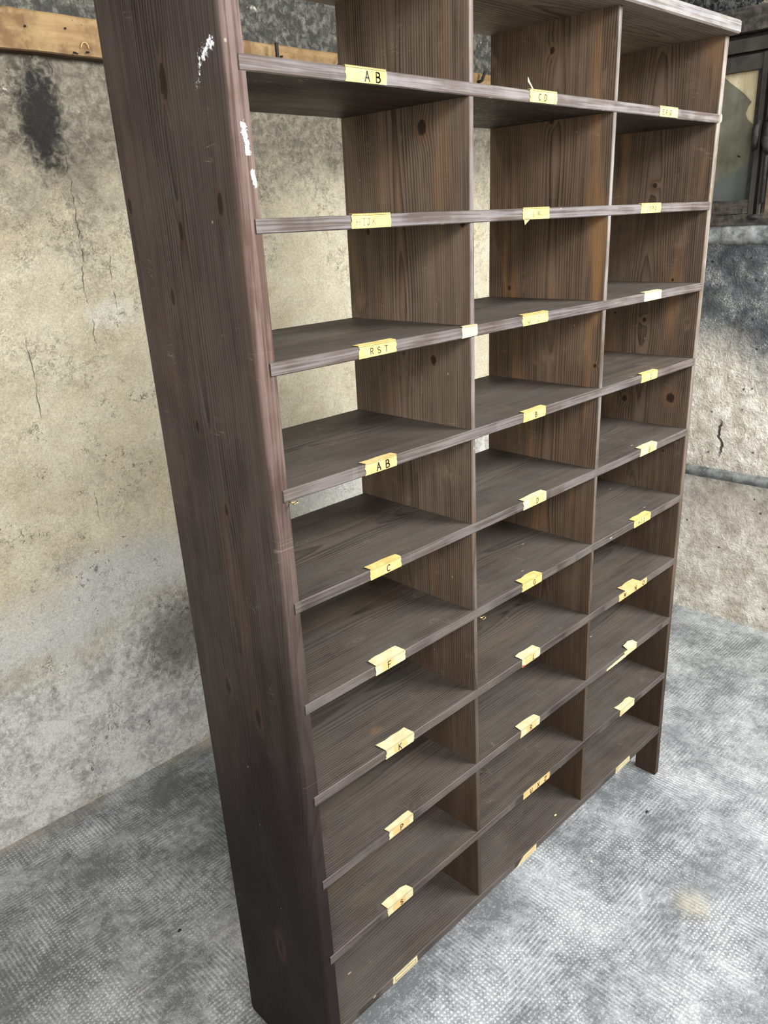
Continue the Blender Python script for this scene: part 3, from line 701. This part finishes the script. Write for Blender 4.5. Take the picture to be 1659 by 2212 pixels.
bm = bmesh.new(); box(bm, XR+.030, XR+.036, .345, WY1-.02, 1.66, 2.14); wpart('backing_board', bm, m_ply, label='cream plywood behind the torn sheet')
sheet = [(WY1-.03, 1.675), (.3615, 1.675), (.3720, 1.919), (.3719, 1.9433), (.3818, 1.9507), (.3971, 1.9639), (.4062, 1.984), (.4024, 1.995), (.3999, 2.0046), (.3892, 2.0195), (.4152, 2.0468), (.4329, 2.0619), (.4721, 2.0912), (.5042, 2.1199), (.515, 2.128), (WY1-.03, 2.128)]
bm = bmesh.new(); prism(bm, sheet, None, 'x', XR+.026, XR+.028)
wpart('pane', bm, m_sheet, label='grey-green sheet with a torn upper corner')
bm = bmesh.new()          # iron bolt and its keeper
bmesh.ops.create_icosphere(bm, subdivisions=3, radius=1.)
for v in bm.verts:
    k = 1 + .22*nz(v.co.x*2, v.co.y*2, v.co.z*2) + .14*nz(v.co.x*6, v.co.y*6, v.co.z*6)
    v.co = Vector((fx-.012 + v.co.x*.026*k, .296 + v.co.y*.022*k, 1.905 + v.co.z*.062*k))
bolt = wpart('bolt_case', bm, m_iron, label='lump of black iron window hardware', smooth=True)
bm = bmesh.new(); tube(bm, [(fx-.006, .298, 1.68), (fx-.008, .298, 1.85), (fx-.010, .298, 2.0), (fx-.006, .298, 2.16)], .0065, 10); wpart('bolt_rod', bm, m_iron, smooth=True)
bm = bmesh.new(); tube(bm, [(fx-.014, .338, 1.86), (fx-.030, .336, 1.89), (fx-.034, .334, 1.925), (fx-.018, .332, 1.95)], [.008, .012, .012, .007], 10); wpart('handle', bm, m_iron, bolt, smooth=True)
bm = bmesh.new(); bmesh.ops.create_icosphere(bm, subdivisions=2, radius=.016)
for v in bm.verts: v.co = Vector((fx-.004+v.co.x, .322+v.co.y*1.6+.003*nz(v.co.z*90), 1.632+v.co.z*.6))
wpart('keeper', bm, m_iron, smooth=True)
# lumpy plaster sill
m_sill = simple('grey_sill_plaster', (.11, .115, .116), (.33, .335, .325), 26., .9, .15, .012, 0., 6)
bm = bmesh.new(); rings = []
for y in frange(WY0, WY1, .012):
    p1 = .011*nz(y*17, 2.) + .004*nz(y*60, 6.); p2 = .010*nz(y*21, 5.) + .005*nz(y*55, 2.); p3 = .008*nz(y*35, 8.)
    rings.append([(XR+.07, y, 1.612), (XR+.004+p3*.3, y, 1.614+p3*.6), (XR-.014+p1*.7, y, 1.606+p1*.5), (XR-.022+p2*.8, y, 1.590+p1*.5), (XR-.016+p1*.8, y, 1.571+p3*.4), (XR-.021+p3, y, 1.556+p2*.7), (XR-.002, y, 1.538+p2), (XR+.07, y, 1.535)])
loft(bm, rings)
wpart('sill', bm, m_sill, smooth=True)

# pipe along the right wall
s = NT('grey_painted_pipe'); P = s.pos(); n = s.noise(P, 22., 4, .65); n2 = s.noise(P, 90., 3)
c = s.mix(s.sm(n, .35, .65), (.075, .082, .082), (.20, .205, .20)); c = s.mix(s.mul(s.sm(n2, .60, .70), .5), c, (.4, .4, .38))
m_pipe = s.done(c, .5, .4, s.bump(n, .5, .003))
bm = bmesh.new(); ys = frange(-4.3, YB-.008, .03)
tube(bm, [(XR-.034+.002*nz(y*5), y, .650-.010*(y-.3)+.0025*nz(y*7, 3.)) for y in ys], [.0215+.0014*nz(y*25, 7.) for y in ys], 20)
pipe = obj('pipe', bm, m_pipe, None, smooth=True)
tag(pipe, 'dark grey painted pipe running low along the rough right wall', 'pipe')

# ochre batten on the back wall with its nails
s = NT('ochre_old_timber'); P = s.pos(); X, Y, Z = s.xyz(P)
n = s.noise(s.vec(s.mul(X, 6.), Y, s.mul(Z, 55.)), 1., 4, .6); nb = s.noise(P, 13., 5, .65); ns = s.noise(P, 95., 3)
c = s.mix(s.sm(n, .3, .7), (.21, .125, .052), (.31, .205, .095))
c = s.mix(s.mul(s.sm(nb, .44, .66), .80), c, (.120, .060, .024))
c = s.mix(s.mul(s.sm(ns, .64, .72), .7), c, (.06, .035, .018))
seg = s.M('FRACT', s.mul(X, 6.1)); c = s.mix(s.mul(s.M('GREATER_THAN', seg, .55), .18), c, (.36, .25, .115))
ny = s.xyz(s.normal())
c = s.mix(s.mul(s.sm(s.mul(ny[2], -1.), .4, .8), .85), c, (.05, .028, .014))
m_batten = s.done(c, .7, .25, s.bump(nb, .4, .002))
bm = bmesh.new(); rings = []
BX0, BX1 = -1.6, XR-.01
for x in frange(BX0, BX1, .03):
    a = .0022*nz(x*9, 1.); b = .0025*nz(x*11, 4.)
    zt, zb = 2.183 + b, 2.094 + a
    rings.append([(x, YB+.004, zt), (x, YB-.034, zt), (x, YB-.040, zt-.005), (x, YB-.040, zb+.003), (x, YB-.037, zb), (x, YB+.004, zb)])
loft(bm, rings)
batten = empty('wooden_batten', (.45, YB-.02, 2.094))
tag(batten, 'long ochre wooden batten nailed high across the stained back wall', 'batten')
BT = Matrix.Translation(-Vector((.45, YB-.02, 2.094)))
o = obj('board', bm, m_batten); o.parent = batten; o.matrix_parent_inverse = BT
def bnail(pts, r, label=None):
    bm = bmesh.new(); tube(bm, pts, r, 8)
    o = obj('nail', bm, m_rust, None, label, None, True); o.parent = batten; o.matrix_parent_inverse = BT
yb = YB - .040
bm = bmesh.new(); box(bm, .972, .981, yb-.040, yb-.032, 2.130, 2.179, 0, .001); box(bm, .972, .981, yb-.036, yb+.01, 2.130, 2.138, 0, .001)
o = obj('hook', bm, m_rust, None, 'rusty square hook'); o.parent = batten; o.matrix_parent_inverse = BT
bnail([(1.222, yb+.004, 2.135), (1.235, yb-.03, 2.152), (1.262, yb-.045, 2.187)], .0024, 'bent rusty nail')
bnail([(.366, yb+.004, 2.103), (.366, yb-.006, 2.100), (.368, yb-.014, 2.097)], .0022)
bnail([(.40, yb+.004, 2.106), (.40, yb-.010, 2.104)], .0024)
bnail([(1.018, yb+.004, 2.152), (1.018, yb-.008, 2.151)], .003)
bnail([(.253, yb+.004, 2.146), (.253, yb-.004, 2.146)], .0025)
bnail([(.352, yb+.004, 2.152), (.352, yb-.004, 2.152)], .0025)
bnail([(1.955, yb+.004, 2.150), (1.955, yb-.02, 2.155), (1.962, yb-.03, 2.185)], .006, 'thick bent spike')
bm = bmesh.new()
tube(bm, [(.395 + .010*math.cos(a), yb-.003-.004*math.sin(a), 2.112 + .014*math.sin(a)) for a in [math.pi*k/10 for k in range(11)]], .0011, 6)
o = obj('wire_loop', bm, m_card, None, 'small pale wire loop', None, True); o.parent = batten; o.matrix_parent_inverse = BT

# crumbs lying about
def crumb(name, x, y, z, size, mat, label, cat, flat=.5):
    bm = bmesh.new(); bmesh.ops.create_icosphere(bm, subdivisions=2, radius=1.)
    for v in bm.verts:
        k = 1 + .35*nz(v.co.x*1.7+x*9, v.co.y*1.7, v.co.z*1.7)
        v.co = Vector((v.co.x*size*k, v.co.y*size*.6*k, v.co.z*size*flat*k))
    lo = min(v.co.z for v in bm.verts)
    o = obj(name, bm, mat, None, None, None, True); o.location = (x, y, z - lo); tag(o, label, cat)
m_white = simple('white_plaster_crumb', (.75, .74, .70), (.6, .58, .52), 200., .9)
crumb('coal_crumb', 1.16, -.062, 0, .0055, m_iron, 'small black crumb on the cement floor before the right foot of the bookcase', 'crumb')
crumb('plaster_crumb', .88, -.045, 0, .0045, m_white, 'tiny white plaster crumb on the cement floor in front of the bottom shelf', 'crumb')
crumb('paper_scrap', .79, .018, ZS[9]+.0003, .0045, m_tapelt, 'tiny pale scrap of paper on the middle of the bottom shelf', 'scrap', .35)
crumb('dirt_crumb', -.02, .60, 0, .006, m_iron, 'small dark crumb on the floor behind the left side panel', 'crumb', .4)

# ------------------------------------------------------------------ camera
F = 1717.0563
R = [[0.7052027441961748, -0.7076545953081436, -0.04375000933960832], [-0.27232702472778875, -0.2133773104059359, -0.938247363442493], [0.6546197989526886, 0.6735689253097525, -0.34318773532273117]]
cd = bpy.data.cameras.new('camera'); cam = bpy.data.objects.new('camera', cd); COL.objects.link(cam)
r0, r1, r2 = (Vector(v) for v in R)
m = Matrix.Identity(4)
for i in range(3):
    m[i][0] = r0[i]; m[i][1] = -r1[i]; m[i][2] = -r2[i]
m.translation = Vector((-.6889, -.9074, 1.597+ZO))
cam.matrix_world = m
cd.sensor_fit = 'VERTICAL'; cd.sensor_height = 36.; cd.sensor_width = 27.
cd.lens = F/2212*36; cd.clip_start = .02; cd.clip_end = 60
SC.camera = cam

# ------------------------------------------------------------------ light
def area(name, loc, target, sx, sy, power, color):
    ld = bpy.data.lights.new(name, 'AREA'); ld.shape = 'RECTANGLE'; ld.size = sx; ld.size_y = sy
    ld.energy = power; ld.color = color
    o = bpy.data.objects.new(name, ld); COL.objects.link(o); o.location = loc
    o.rotation_euler = (Vector(target)-Vector(loc)).to_track_quat('-Z', 'Y').to_euler()
    return o
area('daylight_doorway', (1.75, -1.75, 2.55), (.9, .1, 1.0), 1.2, .8, 168, (.95, .98, 1.0))
area('ceiling_tubes', (-.7, -1.7, 2.86), (-.1, .8, 1.0), 2.0, 1.0, 102, (.98, .99, 1.0))
area('left_fill_light', (-2.7, -1.9, 2.1), (.2, 1.1, 1.1), 1.8, 1.4, 84, (.98, .985, 1.0))  # added fill light from the left front to lift wall and side panel
area('ceiling_tube_back', (-.1, .74, 2.88), (-.1, 1.25, 1.0), 1.8, .2, 8, (1., .97, .90))
w = bpy.data.worlds.new('world'); SC.world = w; w.use_nodes = True
bg = w.node_tree.nodes['Background']; bg.inputs[0].default_value = (.86, .93, 1.0, 1); bg.inputs[1].default_value = .11
SC.view_settings.view_transform = 'Standard'; SC.view_settings.look = 'None'
SC.view_settings.exposure = -0.13; SC.view_settings.gamma = 1.0; SC.view_settings.use_curve_mapping = False
